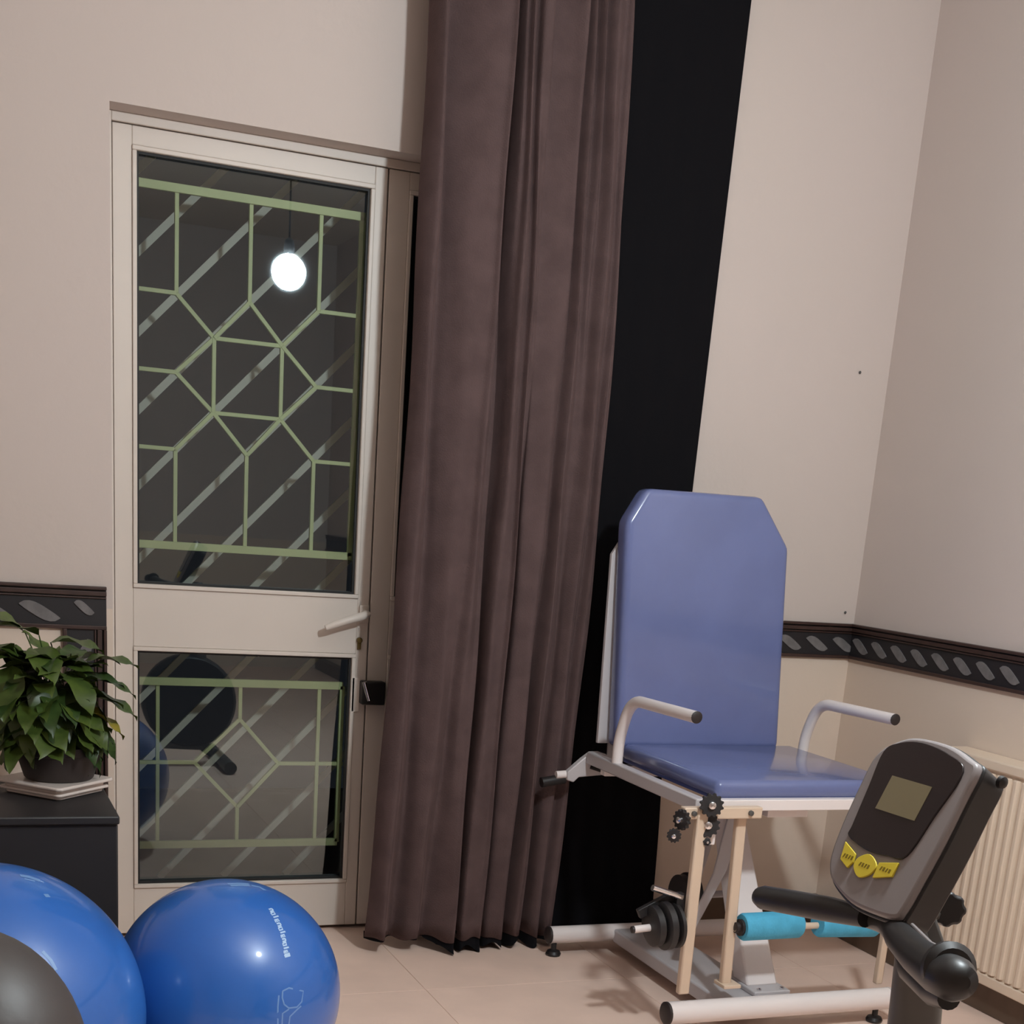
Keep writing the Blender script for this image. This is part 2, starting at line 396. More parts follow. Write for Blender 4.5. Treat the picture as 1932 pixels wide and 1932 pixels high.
# plan profile: (fraction across, depth towards the room in m)
CP = [(0, -.01), (.02, .02), (.05, .035), (.075, .015), (.085, -.012), (.13, -.010), (.22, .012), (.30, .030), (.36, .036), (.386, .034), (.392, -.04), (.412, -.04), (.418, .005), (.437, .032),
      (.46, .018), (.475, .030), (.50, .012), (.512, .030), (.54, .040), (.565, .034), (.575, .004), (.60, .0), (.68, .015), (.735, .034), (.75, .014), (.775, .028), (.80, .01), (.83, .034), (.85, .016), (.885, .038), (.93, .03), (.96, .035), (1.0, .0)]
CB = [(0, 0), (.03, .02), (.075, .03), (.11, .006), (.15, -.006), (.2, .022), (.245, .03), (.265, .012), (.29, .0), (.34, .02), (.395, .044), (.426, .040), (.431, -.044), (.450, -.044), (.456, .025),
      (.485, .038), (.55, .034), (.581, .034), (.587, -.03), (.60, -.03), (.606, .02), (.66, .034), (.70, .03), (.712, -.02), (.726, -.01), (.76, .032), (.80, .02), (.826, -.012), (.85, .02), (.89, .03), (.91, .008), (.94, .03), (.97, .03), (1.0, .0)]
PT = smooth_poly(CP, 6); PBm = smooth_poly(CB, 6)
def lerp(a, b, t): return a+(b-a)*t
YC = 3.715
bm = B(); rows = []; ZT, ZB = 2.72, .045
NR = 60
for r in range(NR+1):
    t = r/NR; z = lerp(ZT, ZB, t); row = []
    xl = 1.19-.012*t-.048*t**6 if t > 0 else 1.19
    xl = 1.186-.012*t-.050*max(0, (t-.35)/.65)**2
    xr = 1.712+.040*math.sin(PI*t**.9)+.002*t
    for (a, b), (c, e) in zip(PT, PBm):
        s = min(1, max(0, t)**1.1)
        fx, fy = lerp(a, c, s), lerp(b, e, s)
        x = lerp(xl, xr, fx)+.0025*math.sin(9*z+fx*31); y = YC-(fy*1.5-.012)*(1.0+.12*math.sin(3*z+fx*17))
        if r == NR: z = ZB+.004*math.sin(fx*26)+.003*math.sin(fx*61)-.008*fx
        row.append(bm.verts.new((x, y, z)))
    rows.append(row)
for A, Bq in zip(rows, rows[1:]):
    for k in range(len(A)-1): bm.faces.new((A[k], A[k+1], Bq[k+1], Bq[k]))
cu = obj('brown_curtain', bm, MCURT)
cu.modifiers.new('thick', 'SOLIDIFY').thickness = .003
tag(cu, 'long mauve-brown velvet curtain gathered in deep folds beside the glass door', 'curtain')
# black lining of the velvet curtain, a little longer than it
bm = B(); lo_, mid_, hi_ = [], [], []
for (a, b) in PBm:
    x = lerp(1.124, 1.714, a)+.0025*math.sin(.4+a*31); y = min(3.788, YC-(b*1.5-.012)*(1+.12*math.sin(.13+a*17))+.005)
    lob = .5+.5*math.sin(a*44+1.2)
    k = max(0, min(1, (a-.28)/.08))
    lo_.append(bm.verts.new((x, y-.010*lob*k, .002+(1-k)*.05+.022*(1-lob)))); mid_.append(bm.verts.new((x, y, .040))); hi_.append(bm.verts.new((x, y+.002, .062)))
for A, Bq in ((lo_, mid_), (mid_, hi_)):
    for k in range(len(A)-1): bm.faces.new((A[k], A[k+1], Bq[k+1], Bq[k]))
lab(obj('lining', bm, MBLACK, cu), 'black lining showing below the hem')
# black curtain behind, flat with soft waves, wavy hem
bm = B(); rows = []
NX = 90
for r in range(41):
    t = r/40; row = []
    for k in range(NX+1):
        f_ = k/NX
        z = lerp(2.72, .006, t)
        xr = lerp(2.133, 2.105, min(1, t*1.6)) if t < .8 else 2.105+.03*((t-.8)/.2)**2+.008*math.sin((t-.8)*20)
        x = lerp(1.27, xr, f_)
        amp = (.016 if x < 1.72 else .004)*(.4+.6*t)
        y = 3.834+.014*f_+amp*math.sin(x*72)
        y = min(y, D-.017)
        if t == 1 and x < 1.72: z += .014*(1+math.sin(x*72+1))*.5
        row.append(bm.verts.new((x, y, z)))
    rows.append(row)
for A, Bq in zip(rows, rows[1:]):
    for k in range(NX): bm.faces.new((A[k], A[k+1], Bq[k+1], Bq[k]))
bc = obj('black_curtain', bm, MBLACK)
tag(bc, 'flat black blackout curtain hanging behind the chair, beside the brown velvet curtain', 'curtain')
rod = thing('curtain_rod', (1.65, YC, 2.75), 'dark metal curtain rod above the curtains', 'curtain rod')
obj('pole', tube(B(), [(1.02, YC, 2.735), (2.3, YC, 2.735)], .013), MPOST, rod)
for x in (1.1, 2.25): obj('bracket', tube(B(), [(x, YC, 2.735), (x, D, 2.76)], .008), MPOST, rod)

# ------------------------------------------------------------------ globe lamps
def lamp(p, m, label):
    t = thing('pendant_lamp', (p[0], p[1], ZC), label, 'lamp')
    bm = B(); bmesh.ops.create_uvsphere(bm, u_segments=24, v_segments=16, radius=.072, matrix=Matrix.Translation(p)); obj('globe', bm, m, t)
    obj('cord', tube(B(), [(p[0], p[1], p[2]+.12), (p[0], p[1], ZC-.03)], .004, 8), MRUB, t)
    obj('socket', lathe(B(), [(.022, 0), (.024, .03), (.018, .06), (.006, .07)], (p[0], p[1], p[2]+.066)), MRUB, t)
    obj('ceiling_cup', lathe(B(), [(.045, 0), (.04, -.02), (.01, -.035)], (p[0], p[1], ZC)), MWHITE, t)
lamp(LAMP1, MBULB, 'round white hanging lamp in the middle of the room, mirrored in the door glass')

# ------------------------------------------------------------------ radiator on the right wall
rd = thing('radiator', (XR-.07, 2.3, .08), 'cream ribbed panel radiator on the right wall below the patterned border', 'radiator')
RY0, RY1, RZ0, RZ1, RX = 1.55, 3.24, .092, .70, 2.66
boxo('panel', (RX+.012, RY0, RZ0), (XR-.0005, RY1, RZ1), MRAD, rd, bevel=.006)
boxo('top_grille', (RX+.002, RY0, RZ1-.028), (XR-.0005, RY1, RZ1+.001), MRAD, rd, bevel=.005)
boxo('bottom_edge', (RX+.002, RY0, RZ0), (RX+.03, RY1, RZ0+.03), MRAD, rd, bevel=.004)
rib = None; y = RY1-.025
while y > RY0+.02:
    if rib is None:
        bm = prism(B(), [(-.0115, 0), (-.007, .012), (.007, .012), (.0115, 0)], (0, 0, RZ0+.035), (0, 1, 0), (-1, 0, 0), (0, 0, 1), RZ1-.035-RZ0-.035)
        rib = obj('rib', bm, MRAD, rd, smooth=False, bevel=.003); o = rib
    else:
        o = rib.copy(); COL.objects.link(o)
    o.parent = rd; o.location = Vector((RX+.0125, y, 0))-rd.location
    y -= .0333
obj('valve', tube(B(), [(RX+.04, RY1, .14), (RX+.04, RY1+.05, .14), (RX+.04, RY1+.05, .09), (XR-.062, RY1+.05, .092)], .011, 10), MRAD, rd)

# ------------------------------------------------------------------ therapy chair
ch = thing('therapy_chair', (2.03, 3.3, 0), 'blue vinyl leg-exercise therapy chair on a white steel frame in the corner', 'chair')
# base
ft = obj('front_foot_bar', tube(B(), [(1.69, 2.925, .066), (2.36, 2.923, .066)], .0295, 20), MWHITE, ch)
obj('end_cap', lathe(B(), [(.030, 0), (.030, .006), (.024, .010), (.004, .011)], (1.689, 2.925, .066), (-1, 0, 0), 20), MCAP, ft)
obj('end_cap', lathe(B(), [(.030, 0), (.030, .006), (.022, .012), (.004, .013)], (2.361, 2.923, .066), (1, 0, 0), 20), MWHITE, ft)
bk = obj('rear_foot_bar', tube(B(), [(1.662, 3.616, .062), (2.36, 3.616, .062)], .0255, 20), MWHITE, ch)
obj('end_cap', lathe(B(), [(.026, 0), (.026, .006), (.02, .010), (.004, .011)], (1.661, 3.616, .062), (-1, 0, 0), 20), MCAP, bk)
for x, y in ((1.675, 3.61), (2.34, 3.61), (2.33, 2.925), (1.72, 2.925)):
    obj('foot', lathe(B(), [(.021, 0), (.023, .006), (.019, .014), (.008, .018), (.008, .045)], (x, y, .0005), (0, 0, 1), 16), MRUB, ch)
sp_ = boxo('base_beam', (1.862, 2.95, .036), (2.03, 3.60, .078), MGREYW, ch, bevel=.006)
boxo('base_plate', (1.965, 2.962, .078), (2.075, 3.10, .092), MGREYW, ch, bevel=.003)
for q in ((1.985, 2.975), (2.055, 2.975), (2.055, 3.085)): obj('bolt', lathe(B(), [(.007, 0), (.007, .005), (.004, .007)], (q[0], q[1], .092), (0, 0, 1), 6), MCHROME, sp_)
# leaning pedestal
def taper(bm, p, q, w0, d0, w1, d1):
    vs = []
    for c, w_, d_ in ((p, w0, d0), (q, w1, d1)):
        c = Vector(c)
        vs += [bm.verts.new(c+Vector((a*w_/2, b*d_/2, 0))) for a, b in ((-1, -1), (1, -1), (1, 1), (-1, 1))]
    for f in ((0, 1, 2, 3), (7, 6, 5, 4), (0, 4, 5, 1), (1, 5, 6, 2), (2, 6, 7, 3), (3, 7, 4, 0)): bm.faces.new([vs[i] for i in f])
    return bm
obj('pedestal', taper(B(), (2.020, 3.05, .09), (2.01, 3.32, .58), .095, .075, .062, .07), MWHITE, ch, bevel=.006)
bm = B(); prism(bm, [(1.868, .215), (1.885, .20), (1.965, .37), (2.000, .56), (1.955, .56), (1.925, .36)], (0, 3.17, 0), (1, 0, 0), (0, 0, 1), (0, 1, 0), .008)
obj('brace', bm, MGREYW, ch, bevel=.002)
obj('gas_strut', tube(B(), [(2.0, 3.45, .09), (2.03, 3.34, .55)], .012, 12), MGREYW, ch)
# seat frame
SX0, SX1 = 1.735, 2.36
fr = obj('seat_frame', box(B(), (SX0-.014, 2.955, .578), (SX0+.016, 3.60, .612)), MGREYW, ch, bevel=.004)
boxo('frame_rail', (SX0+.016, 2.955, .580), (SX1-.016, 2.985, .608), MWHITE, fr)
boxo('frame_rail', (SX1-.014, 2.955, .578), (SX1+.016, 3.60, .612), MGREYW, fr)
boxo('frame_rail', (SX0, 3.50, .560), (SX1, 3.53, .590), MWHITE, fr)
boxo('frame_rail', (1.95, 2.985, .556), (2.07, 3.5, .590), MWHITE, fr)
# rear hinge plate + backrest lever with grip
bm = prism(B(), [(1.668, .552), (1.712, .590), (1.738, .609), (1.765, .610), (1.800, .600), (1.800, .545), (1.705, .537), (1.690, .522), (1.670, .528)], (0, 3.625, 0), (1, 0, 0), (0, 0, 1), (0, -1, 0), .022)
hg = obj('hinge_plate', bm, MGREYW, ch, bevel=.003)
obj('slot', tube(B(), [(1.738, 3.602, .568), (1.772, 3.602, .558)], .006, 8), MGASKET, hg)
obj('pin', lathe(B(), [(.006, 0), (.006, .005), (.003, .006)], (1.742, 3.603, .592), (0, -1, 0), 10), MGASKET, hg)
lv = obj('backrest_lever', tube(B(), [(SX0-.02, 3.62, .546), (1.640, 3.62, .541)], .011, 12), MWHITE, ch)
obj('lever_grip', tube(B(), [(1.672, 3.63, .528), (1.600, 3.628, .517)], .015, 12), MRUB, lv)
# seat cushion
bm = rbox((1.786, 2.975, .606), (2.345, 3.515, .652), .018)
st = obj('seat', bm, MVINYL, ch)
obj('piping', box(B(), (1.792, 2.982, .600), (2.339, 3.51, .612)), MDARKB, st, bevel=.004)
# backrest cushion: chamfered slab leaning slightly back
bu = Vector((1, 0, 0)); bv = Vector((0, .035, 1)).normalized(); bn = bu.cross(bv)  # bn points towards -y
ol = [(1.768, -.012), (2.300, -.012), (2.264, .560), (2.162, .692), (1.800, .689), (1.747, .600)]
bm = prism(B(), ol, (0, 3.575, .648), (1, 0, 0), bv, bn, .066)
bmesh.ops.bevel(bm, geom=[e for e in bm.edges], offset=.021, segments=5, profile=.6, affect='EDGES')
br = obj('backrest', bm, MVINYL, ch)
ol2 = [(1.742, 0), (2.27, 0), (2.27, .52), (2.18, .65), (1.83, .66), (1.742, .52)]
obj('backrest_board', prism(B(), ol2, (0, 3.592, .640), (1, 0, 0), bv, bn, .014), MGREYW, br, bevel=.002)
for x in (1.80, 2.2): obj('back_tube', tube(B(), [(x, 3.60, .56), (x, 3.635, 1.2)], .013, 10), MGREYW, br)
# armrests
for x, dy, dz in ((1.737, 0, 0), (2.372, .055, -.004)):
    P_ = arcpts([(x, 3.435+dy, .60), (x, 3.435+dy, .68), (x+.0, 3.385+dy, .792+dz), (x+.002, 3.03+dy, .800+dz)], .07, 8)
    am = obj('armrest', tube(B(), P_, .0155, 16), MWHITE, ch)
    obj('end_cap', lathe(B(), [(.0155, 0), (.0155, .002), (.012, .004), (.003, .0045)], (x+.002, 3.031+dy, .800+dz), (0, -1, 0), 16), MCAP, am)
# leg levers
def lever(x, ztop, zbot, y=2.95, w=.026, m=MBEIGE, lean=.0):
    return obj('leg_lever', bar(B(), (x+lean, y, ztop), (x, y, zbot), w, .02, (0, 1, 0)), m, ch, bevel=.004)
L1 = lever(1.728, .592, .115, 2.93, .030, lean=-.003); L2 = lever(1.868, .590, .125, 2.96, .028, lean=-.014); L3 = lever(2.342, .45, .10, 2.95, .02)
boxo('foot_pad', (1.850, 2.93, .118), (1.90, 2.985, .128), MBEIGE, L2)
tb_ = obj('pivot_bar', box(B(), (1.675, 2.925, .567), (1.895, 2.95, .596)), MBEIGE, ch, bevel=.003)
for x in (1.70, 1.86): obj('bolt', lathe(B(), [(.007, 0), (.007, .006), (.003, .008)], (x, 2.925, .582), (0, -1, 0), 8), MPOST, tb_)
# adjusting dials (toothed)
def gear(x, y, z, r, ax, t=.012, n=12, par=None, nm='dial'):
    bm = B(); N = n*4; pr = []
    for k in range(N):
        a = 2*PI*k/N; rr = r if (k % 4) < 2 else r*.84
        pr.append((rr*math.cos(a), rr*math.sin(a)))
    ax = Vector(ax).normalized(); u = ax.orthogonal().normalized(); v = ax.cross(u)
    prism(bm, pr, Vector((x, y, z))-ax*t/2, u, v, ax, t)
    o = obj(nm, bm, MIRON, par or ch, smooth=False, bevel=.001)
    obj('hub', lathe(B(), [(r*.35, 0), (r*.3, .008), (r*.1, .01)], Vector((x, y, z))+ax*t/2, ax, 12), MCHROME, o)
    return o
fx = (-.35, -1, .12)
gear(1.735, 2.905, .607, .030, fx); gear(1.742, 2.925, .553, .031, fx); gear(1.672, 2.93, .566, .026, (-1, -.3, 0)); gear(1.655, 2.93, .527, .018, (-.6, -1, 0)); gear(1.742, 2.92, .512, .010, fx, n=6)
boxo('index_plate', (1.762, 2.935, .50), (1.775, 2.95, .62), MWHITE, ch)
# axle, weight discs and chrome bars
ax_ = obj('weight_axle', tube(B(), [(1.585, 2.955, .283), (1.64, 2.955, .287)], .0095, 12), MWHITE, ch)
obj('end_cap', lathe(B(), [(.0095, 0), (.009, .006), (.003, .008)], (1.585, 2.955, .283), (-1, 0, -.07), 10), MCAP, ax_)
obj('weight_axle', tube(B(), [(1.64, 2.955, .287), (1.73, 2.955, .294)], .0095, 12), MPOST, ch)
for x, r, t in ((1.628, .052, .026), (1.658, .062, .026), (1.69, .058, .018)):
    pr = [(.010, 0), (r-.008, 0), (r, .005), (r, t-.005), (r-.008, t), (.026, t), (.022, t-.004), (.010, t-.004)]
    obj('weight_plate', lathe(B(), pr, (x, 2.955, .289), (1, 0, .08), 28), MIRON, ch)
boxo('weight_bracket', (1.60, 2.97, .325), (1.70, 2.985, .35), MIRON, ch, R=Matrix.Rotation(-.45, 3, 'Y'))
obj('chrome_pin', tube(B(), [(1.622, 2.95, .391), (1.708, 2.95, .363)], .008, 10), MCHROME, ch)
boxo('pin_bracket', (1.692, 2.945, .33), (1.712, 2.965, .375), MIRON, ch)
# second set of discs further back
for x, r in ((1.885, .058), (1.91, .064)):
    obj('weight_plate', lathe(B(), [(.01, 0), (r, 0), (r, .02), (.01, .02)], (x, 3.28, .27), (1, 0, 0), 28), MIRON, ch)
obj('weight_axle', tube(B(), [(1.85, 3.28, .27), (2.03, 3.28, .27)], .01, 12), MGREYW, ch)
# foam shin rollers
rl = obj('roller_axle', tube(B(), [(1.868, 2.945, .278), (2.345, 2.945, .272)], .009, 10), MBEIGE, ch)
def roller(x0, x1, z0, z1, r):
    o = obj('foam_roller', lathe(B(), [(r*.35, 0), (r*.9, 0), (r, .006), (r, abs(x1-x0)-.006), (r*.9, abs(x1-x0)), (r*.35, abs(x1-x0))], (x0, 2.945, z0), (x1-x0, 0, z1-z0), 28), MFOAM, ch)
    return o
r1 = roller(1.888, 2.06, .280, .281, .036)
obj('roller_cap', lathe(B(), [(.022, 0), (.022, .008), (.014, .010), (.014, .02), (.004, .022)], (1.889, 2.945, .279), (-1, 0, 0), 16), MCAP, r1)
r2 = roller(2.118, 2.30, .279, .272, .035)
# ------------------------------------------------------------------ exercise balls
def ball(c, r, label, print_=True):
    c = Vector(c)
    bm = B(); bmesh.ops.create_uvsphere(bm, u_segments=96, v_segments=64, radius=r, matrix=Matrix.Translation(c))
    o = obj('exercise_ball', bm, MBALL)
    o.data.materials[0] = MBALL
    return tag(o, label, 'ball', None), c, r
def stroke(par, c, r, pts, w, m=MPRINT, nm='print'):
    V = [Vector(p).normalized() for p in pts]
    pts = [c+v*(r+.0004) for v in V]
    bm = B(); L = []; R_ = []
    for i, p in enumerate(pts):
        t = (pts[min(i+1, len(pts)-1)]-pts[max(i-1, 0)]).normalized(); s = t.cross(V[i]).normalized()*w/2
        L.append(bm.verts.new(p+s)); R_.append(bm.verts.new(p-s))
    for i in range(len(pts)-1): bm.faces.new((L[i], R_[i], R_[i+1], L[i+1]))
    return obj(nm, bm, m, par)
def slerp(a, b, t):
    a, b = Vector(a).normalized(), Vector(b).normalized(); return (a*(1-t)+b*t).normalized()
def along(P_, t):
    s = t*(len(P_)-1); i = min(int(s), len(P_)-2); return slerp(P_[i], P_[i+1], s-i)
b2, c2_, r2_ = ball((.549, 2.798, .238), .238, 'smaller blue exercise ball with pale lettering, in front of the glass door')
P1 = [(0.263, -0.42, 0.868), (0.282, -0.482, 0.829), (0.302, -0.541, 0.785), (0.318, -0.598, 0.736), (0.326, -0.646, 0.69), (0.33, -0.694, 0.64), (0.33, -0.738, 0.588), (0.333, -0.771, 0.543)]
P2 = [(0.315, -0.385, 0.868), (0.333, -0.447, 0.83), (0.353, -0.508, 0.786), (0.368, -0.567, 0.737), (0.375, -0.618, 0.691), (0.379, -0.668, 0.641), (0.379, -0.713, 0.59), (0.381, -0.748, 0.545)]
random.seed(3)
# row of small letter-like strokes running down the ball
NL = 13; t = 0.0
glyphs = ['M', 'a', 'l', 'o', 'n', 'e', 't', 'i', 'c', 'a', 's', 'u', 'B']
for k in range(NL):
    ta = k/NL; tb2 = ta+.62/NL
    A0, A1, B0, B1 = along(P1, ta), along(P1, tb2), along(P2, ta), along(P2, tb2)
    big = 1 if k == NL-1 else .0
    mid = lambda u, v: slerp(slerp(A0, A1, u), slerp(B0, B1, u), v)
    kind = k % 4
    x1 = .62
    segs = {0: [[(0, 0), (0, x1)], [(0, x1), (1, x1)], [(1, x1), (1, 0)]],
            1: [[(0, 0), (0, x1), (1, x1), (1, 0), (0, 0)]],
            2: [[(.5, 0), (.5, 1.0)]],
            3: [[(1, 0), (0, 0), (0, x1), (1, x1)], [(0, .3), (1, .3)]]}[kind]
    if big: segs = [[(0, 0), (0, 1), (1, 1), (1, 0), (0, 0)], [(.5, 0), (.5, 1)]]
    for sgm in segs: stroke(b2, c2_, r2_, [mid(*q) for q in sgm], .0036, MPRINT, 'lettering')
fig = [[(0.239, -0.97, 0.037), (0.239, -0.954, 0.181), (0.251, -0.928, 0.274)], [(0.286, -0.909, 0.303), (0.345, -0.883, 0.318), (0.48, -0.836, 0.265), (0.461, -0.868, 0.183), (0.414, -0.898, 0.149), (0.339, -0.928, 0.156), (0.296, -0.935, 0.194), (0.28, -0.925, 0.25), (0.286, -0.909, 0.303)], [(0.277, -0.97, -0.12), (0.277, -0.96, 0.031), (0.281, -0.952, 0.121), (0.339, -0.929, 0.147)], [(0.345, -0.94, -0.12), (0.34, -0.94, 0.019), (0.349, -0.934, 0.082), (0.414, -0.901, 0.127), (0.455, -0.878, 0.149)]]
for s_ in fig: stroke(b2, c2_, r2_, s_, .0032, MPRINT_GLINT, 'emblem_line')
for s_ in ([(-0.014, -0.046, 0.999), (0.081, -0.03, 0.996), (0.177, -0.013, 0.984)], [(.19, -.05, .98), (0.262, -0.052, 0.964), (0.297, -0.107, 0.949)], [(.0, -.09, .99), (.09, -.075, .99), (.17, -.06, .98)]): stroke(b2, c2_, r2_, s_, .010, MPRINT_GLINT, 'top_lettering')
b1, c1_, r1_ = ball((.066, 2.594, .287), .287, 'larger blue exercise ball cut by the left edge of the picture')
for s_, w_ in (([(0.227, -0.112, 0.968), (0.28, -0.105, 0.954), (0.341, -0.12, 0.932)], .012), ([(.25, -.15, .955), (.31, -.15, .935)], .006), ([(0.356, -0.298, 0.886), (0.385, -0.28, 0.879)], .009),  # blurred lettering, plus a highlight and a reflection painted as pale strokes
               ([(0.255, -0.717, 0.648), (0.301, -0.739, 0.603), (0.34, -0.757, 0.558), (0.373, -0.783, 0.498), (0.394, -0.811, 0.434)], .009), ([(0.311, -0.69, 0.653), (0.356, -0.714, 0.603), (0.383, -0.742, 0.55)], .006)):
    stroke(b1, c1_, r1_, s_, w_, MPRINT_GLINT, 'lettering')

# ------------------------------------------------------------------ black cabinet, tray, plant
cb = thing('cabinet', (.12, 3.42, 0), 'black painted low cabinet under the potted plant, left of the door', 'cabinet')
boxo('body', (-.30, 3.21, 0.03), (.377, 3.66, .507), MCAB, cb, bevel=.004)
boxo('cabinet_top', (-.305, 3.20, .507), (.380, 3.665, .527), MCAB, cb, bevel=.004)
boxo('plinth', (-.28, 3.23, 0), (.35, 3.64, .03), MCAB, cb)
tr = thing('plant_tray', (.262, 3.475, .527), 'square white glazed tray under the plant pot on the black cabinet', 'tray')
def sq(r, k=.0):  # square turned 45 degrees, corners nipped
    o = []
    for i in range(4):
        a = -PI/2+i*PI/2
        for s_ in (-.05, .05): o.append((r*math.cos(a+s_), r*math.sin(a+s_)))
    return o
TC = Vector((.262, 3.478, .528))
obj('base', prism(B(), sq(.110), TC, (1, 0, 0), (0, 1, 0), (0, 0, 1), .008), MTRAY, tr, bevel=.003)
obj('lower_rim', prism(B(), sq(.124), TC+Vector((0, 0, .009)), (1, 0, 0), (0, 1, 0), (0, 0, 1), .007), MTRAY, tr, bevel=.003)
obj('waist', prism(B(), sq(.112), TC+Vector((0, 0, .014)), (1, 0, 0), (0, 1, 0), (0, 0, 1), .012), MTRAY, tr, bevel=.002)
obj('upper_rim', prism(B(), sq(.134), TC+Vector((0, 0, .025)), (1, 0, 0), (0, 1, 0), (0, 0, 1), .008), MTRAY, tr, bevel=.003)
PC = Vector((.272, 3.478, .562))
pl = thing('potted_plant', PC, 'bushy broad-leaved green plant in a dark brown pot on the white tray', 'plant')
pot = obj('pot', lathe(B(), [(.076, 0), (.080, .004), (.098, .062), (.104, .064), (.105, .084), (.099, .085), (.093, .072), (.02, .071)], PC, seg=40), MPOT, pl)
obj('soil', lathe(B(), [(.02, .071), (.094, .071), (.088, .078), (.03, .080)], PC, seg=24), MSOIL, pl)
def leafmesh(nm, L, W, droop, fold, m):
    bm = B(); N = 9; ln, ce, rn = [], [], []
    for i in range(N+1):
        t = i/N; w_ = W/2*math.sin(PI*min(1, t**.72))**.85 if 0 < t < 1 else .0008
        y = L*(t-.12*droop*t*t); z = -droop*L*.55*t*t+.12*L*t
        wv = .006*math.sin(t*11)
        ce.append(bm.verts.new((0, y, z))); ln.append(bm.verts.new((-w_, y, z+w_*fold+wv))); rn.append(bm.verts.new((w_, y, z+w_*fold-wv)))
    for i in range(N):
        bm.faces.new((ln[i], ce[i], ce[i+1], ln[i+1])); bm.faces.new((ce[i], rn[i], rn[i+1], ce[i+1]))
    me = bpy.data.meshes.new(nm); bm.to_mesh(me); bm.free(); me.materials.append(m)
    for p in me.polygons: p.use_smooth = True
    return me
LM = [leafmesh('leaf', .130, .078, .6, .2, MLEAF), leafmesh('leaf', .120, .064, 1.0, .3, MLEAF2), leafmesh('leaf', .135, .072, .8, .15, MLEAF), leafmesh('leaf', .115, .060, .4, .25, MLEAF), leafmesh('leaf', .12, .055, .5, .3, MLEAF3)]
random.seed(11)
stems = B(); nl = 0
def addleaf(me, base, az, el, rollv=0, s=1.0):
    global nl
    o = bpy.data.objects.new('leaf', me); COL.objects.link(o); o.parent = pl
    q = Matrix.Rotation(az-PI/2, 4, 'Z') @ Matrix.Rotation(el, 4, 'X') @ Matrix.Rotation(rollv, 4, 'Y')
    o.matrix_local = Matrix.Translation(Vector(base)-PC) @ q @ Matrix.Scale(s, 4)
    root = PC+Vector((random.uniform(-.05, .05), random.uniform(-.05, .05), .1))
    b = Vector(base); md = (root+b)/2+Vector((0, 0, .03))
    tube(stems, [root, md, b], .0016, 5)
    nl += 1
for k in range(125):
    az = random.uniform(0, 2*PI); h_ = random.random()
    if math.sin(az) > .3 and random.random() < .5: az = -az
    rad = random.uniform(.02, .085)*(1.0-.25*h_)
    zz = .105+.175*h_
    base = PC+Vector((math.cos(az)*rad-.012, math.sin(az)*rad, zz))
    addleaf(random.choice(LM[:4]), base, az+random.uniform(-.5, .5), -.55+1.1*h_**1.2+random.uniform(-.2, .2), random.uniform(-.5, .5), random.uniform(.72, 1.02))
# named single leaves seen at the outline
F = lambda x, z, az, el, i=0, s=1.0, y=3.43, ro=0: addleaf(LM[i], (x, y, z), az, el, ro, s)
F(.33, .845, -.25, .15, 0, 1.0); F(.335, .80, -.3, .05, 2, .9); F(.33, .765, -.35, -.15, 0, 1.05); F(.325, .735, -.3, -.45, 4, 1.0); F(.30, .735, -.8, -.6, 0, 1.0)
F(.255, .885, -.4, .1, 0, 1.0); F(.23, .90, PI+.3, .35, 0, 1.1); F(.20, .905, PI-.2, .5, 0, 1.1); F(.175, .87, PI+.5, .2, 2, 1.0); F(.22, .87, -1.3, -.3, 0, 1.1); F(.17, .83, -2.0, -.9, 0, 1.1); F(.23, .80, -1.5, -.9, 1, 1.1)
F(.27, .78, -1.4, -.9, 0, 1.0); F(.20, .75, -1.8, -1.1, 0, 1.0); F(.29, .82, -1.0, -.5, 2, 1.0); F(.14, .80, PI+.5, -.2, 0, 1.0)
lab(obj('stem', stems, MLEAF2, pl), 'thin green stems')

# ------------------------------------------------------------------ exercise bike
ORG = Vector((1.085, 1.369, .953)); U = Vector((.070, -.998, 0)); V_ = Vector((.427, .030, .904)).normalized(); Nn = U.cross(V_).normalized()
if Nn.x > 0: Nn = -Nn
bike = thing('exercise_bike', (1.15, 1.33, 0), 'black and grey exercise bike whose display console and handlebars stand at lower right', 'exercise bike')
def cs(pts, n):  # closed catmull-rom
    out = []; m = len(pts)
    for i in range(m):
        p0, p1, p2, p3 = pts[i-1], pts[i], pts[(i+1) % m], pts[(i+2) % m]
        for k in range(n):
            t = k/n
            out.append(tuple(.5*((2*p1[j])+(-p0[j]+p2[j])*t+(2*p0[j]-5*p1[j]+4*p2[j]-p3[j])*t*t+(-p0[j]+3*p1[j]-3*p2[j]+p3[j])*t**3) for j in (0, 1)))
    return out
outl = cs([(-.076, -.09), (-.066, -.112), (-.048, -.127), (-.006, -.141), (.037, -.143), (.078, -.139), (.085, -.125), (.087, -.085), (.088, -.036), (.086, .02), (.084, .060), (.066, .069), (.024, .079), (-.031, .079), (-.062, .068), (-.086, .044), (-.087, .0), (-.083, -.05)], 4)
back = [(a*.96+.0, b*.97-.002) for a, b in outl]
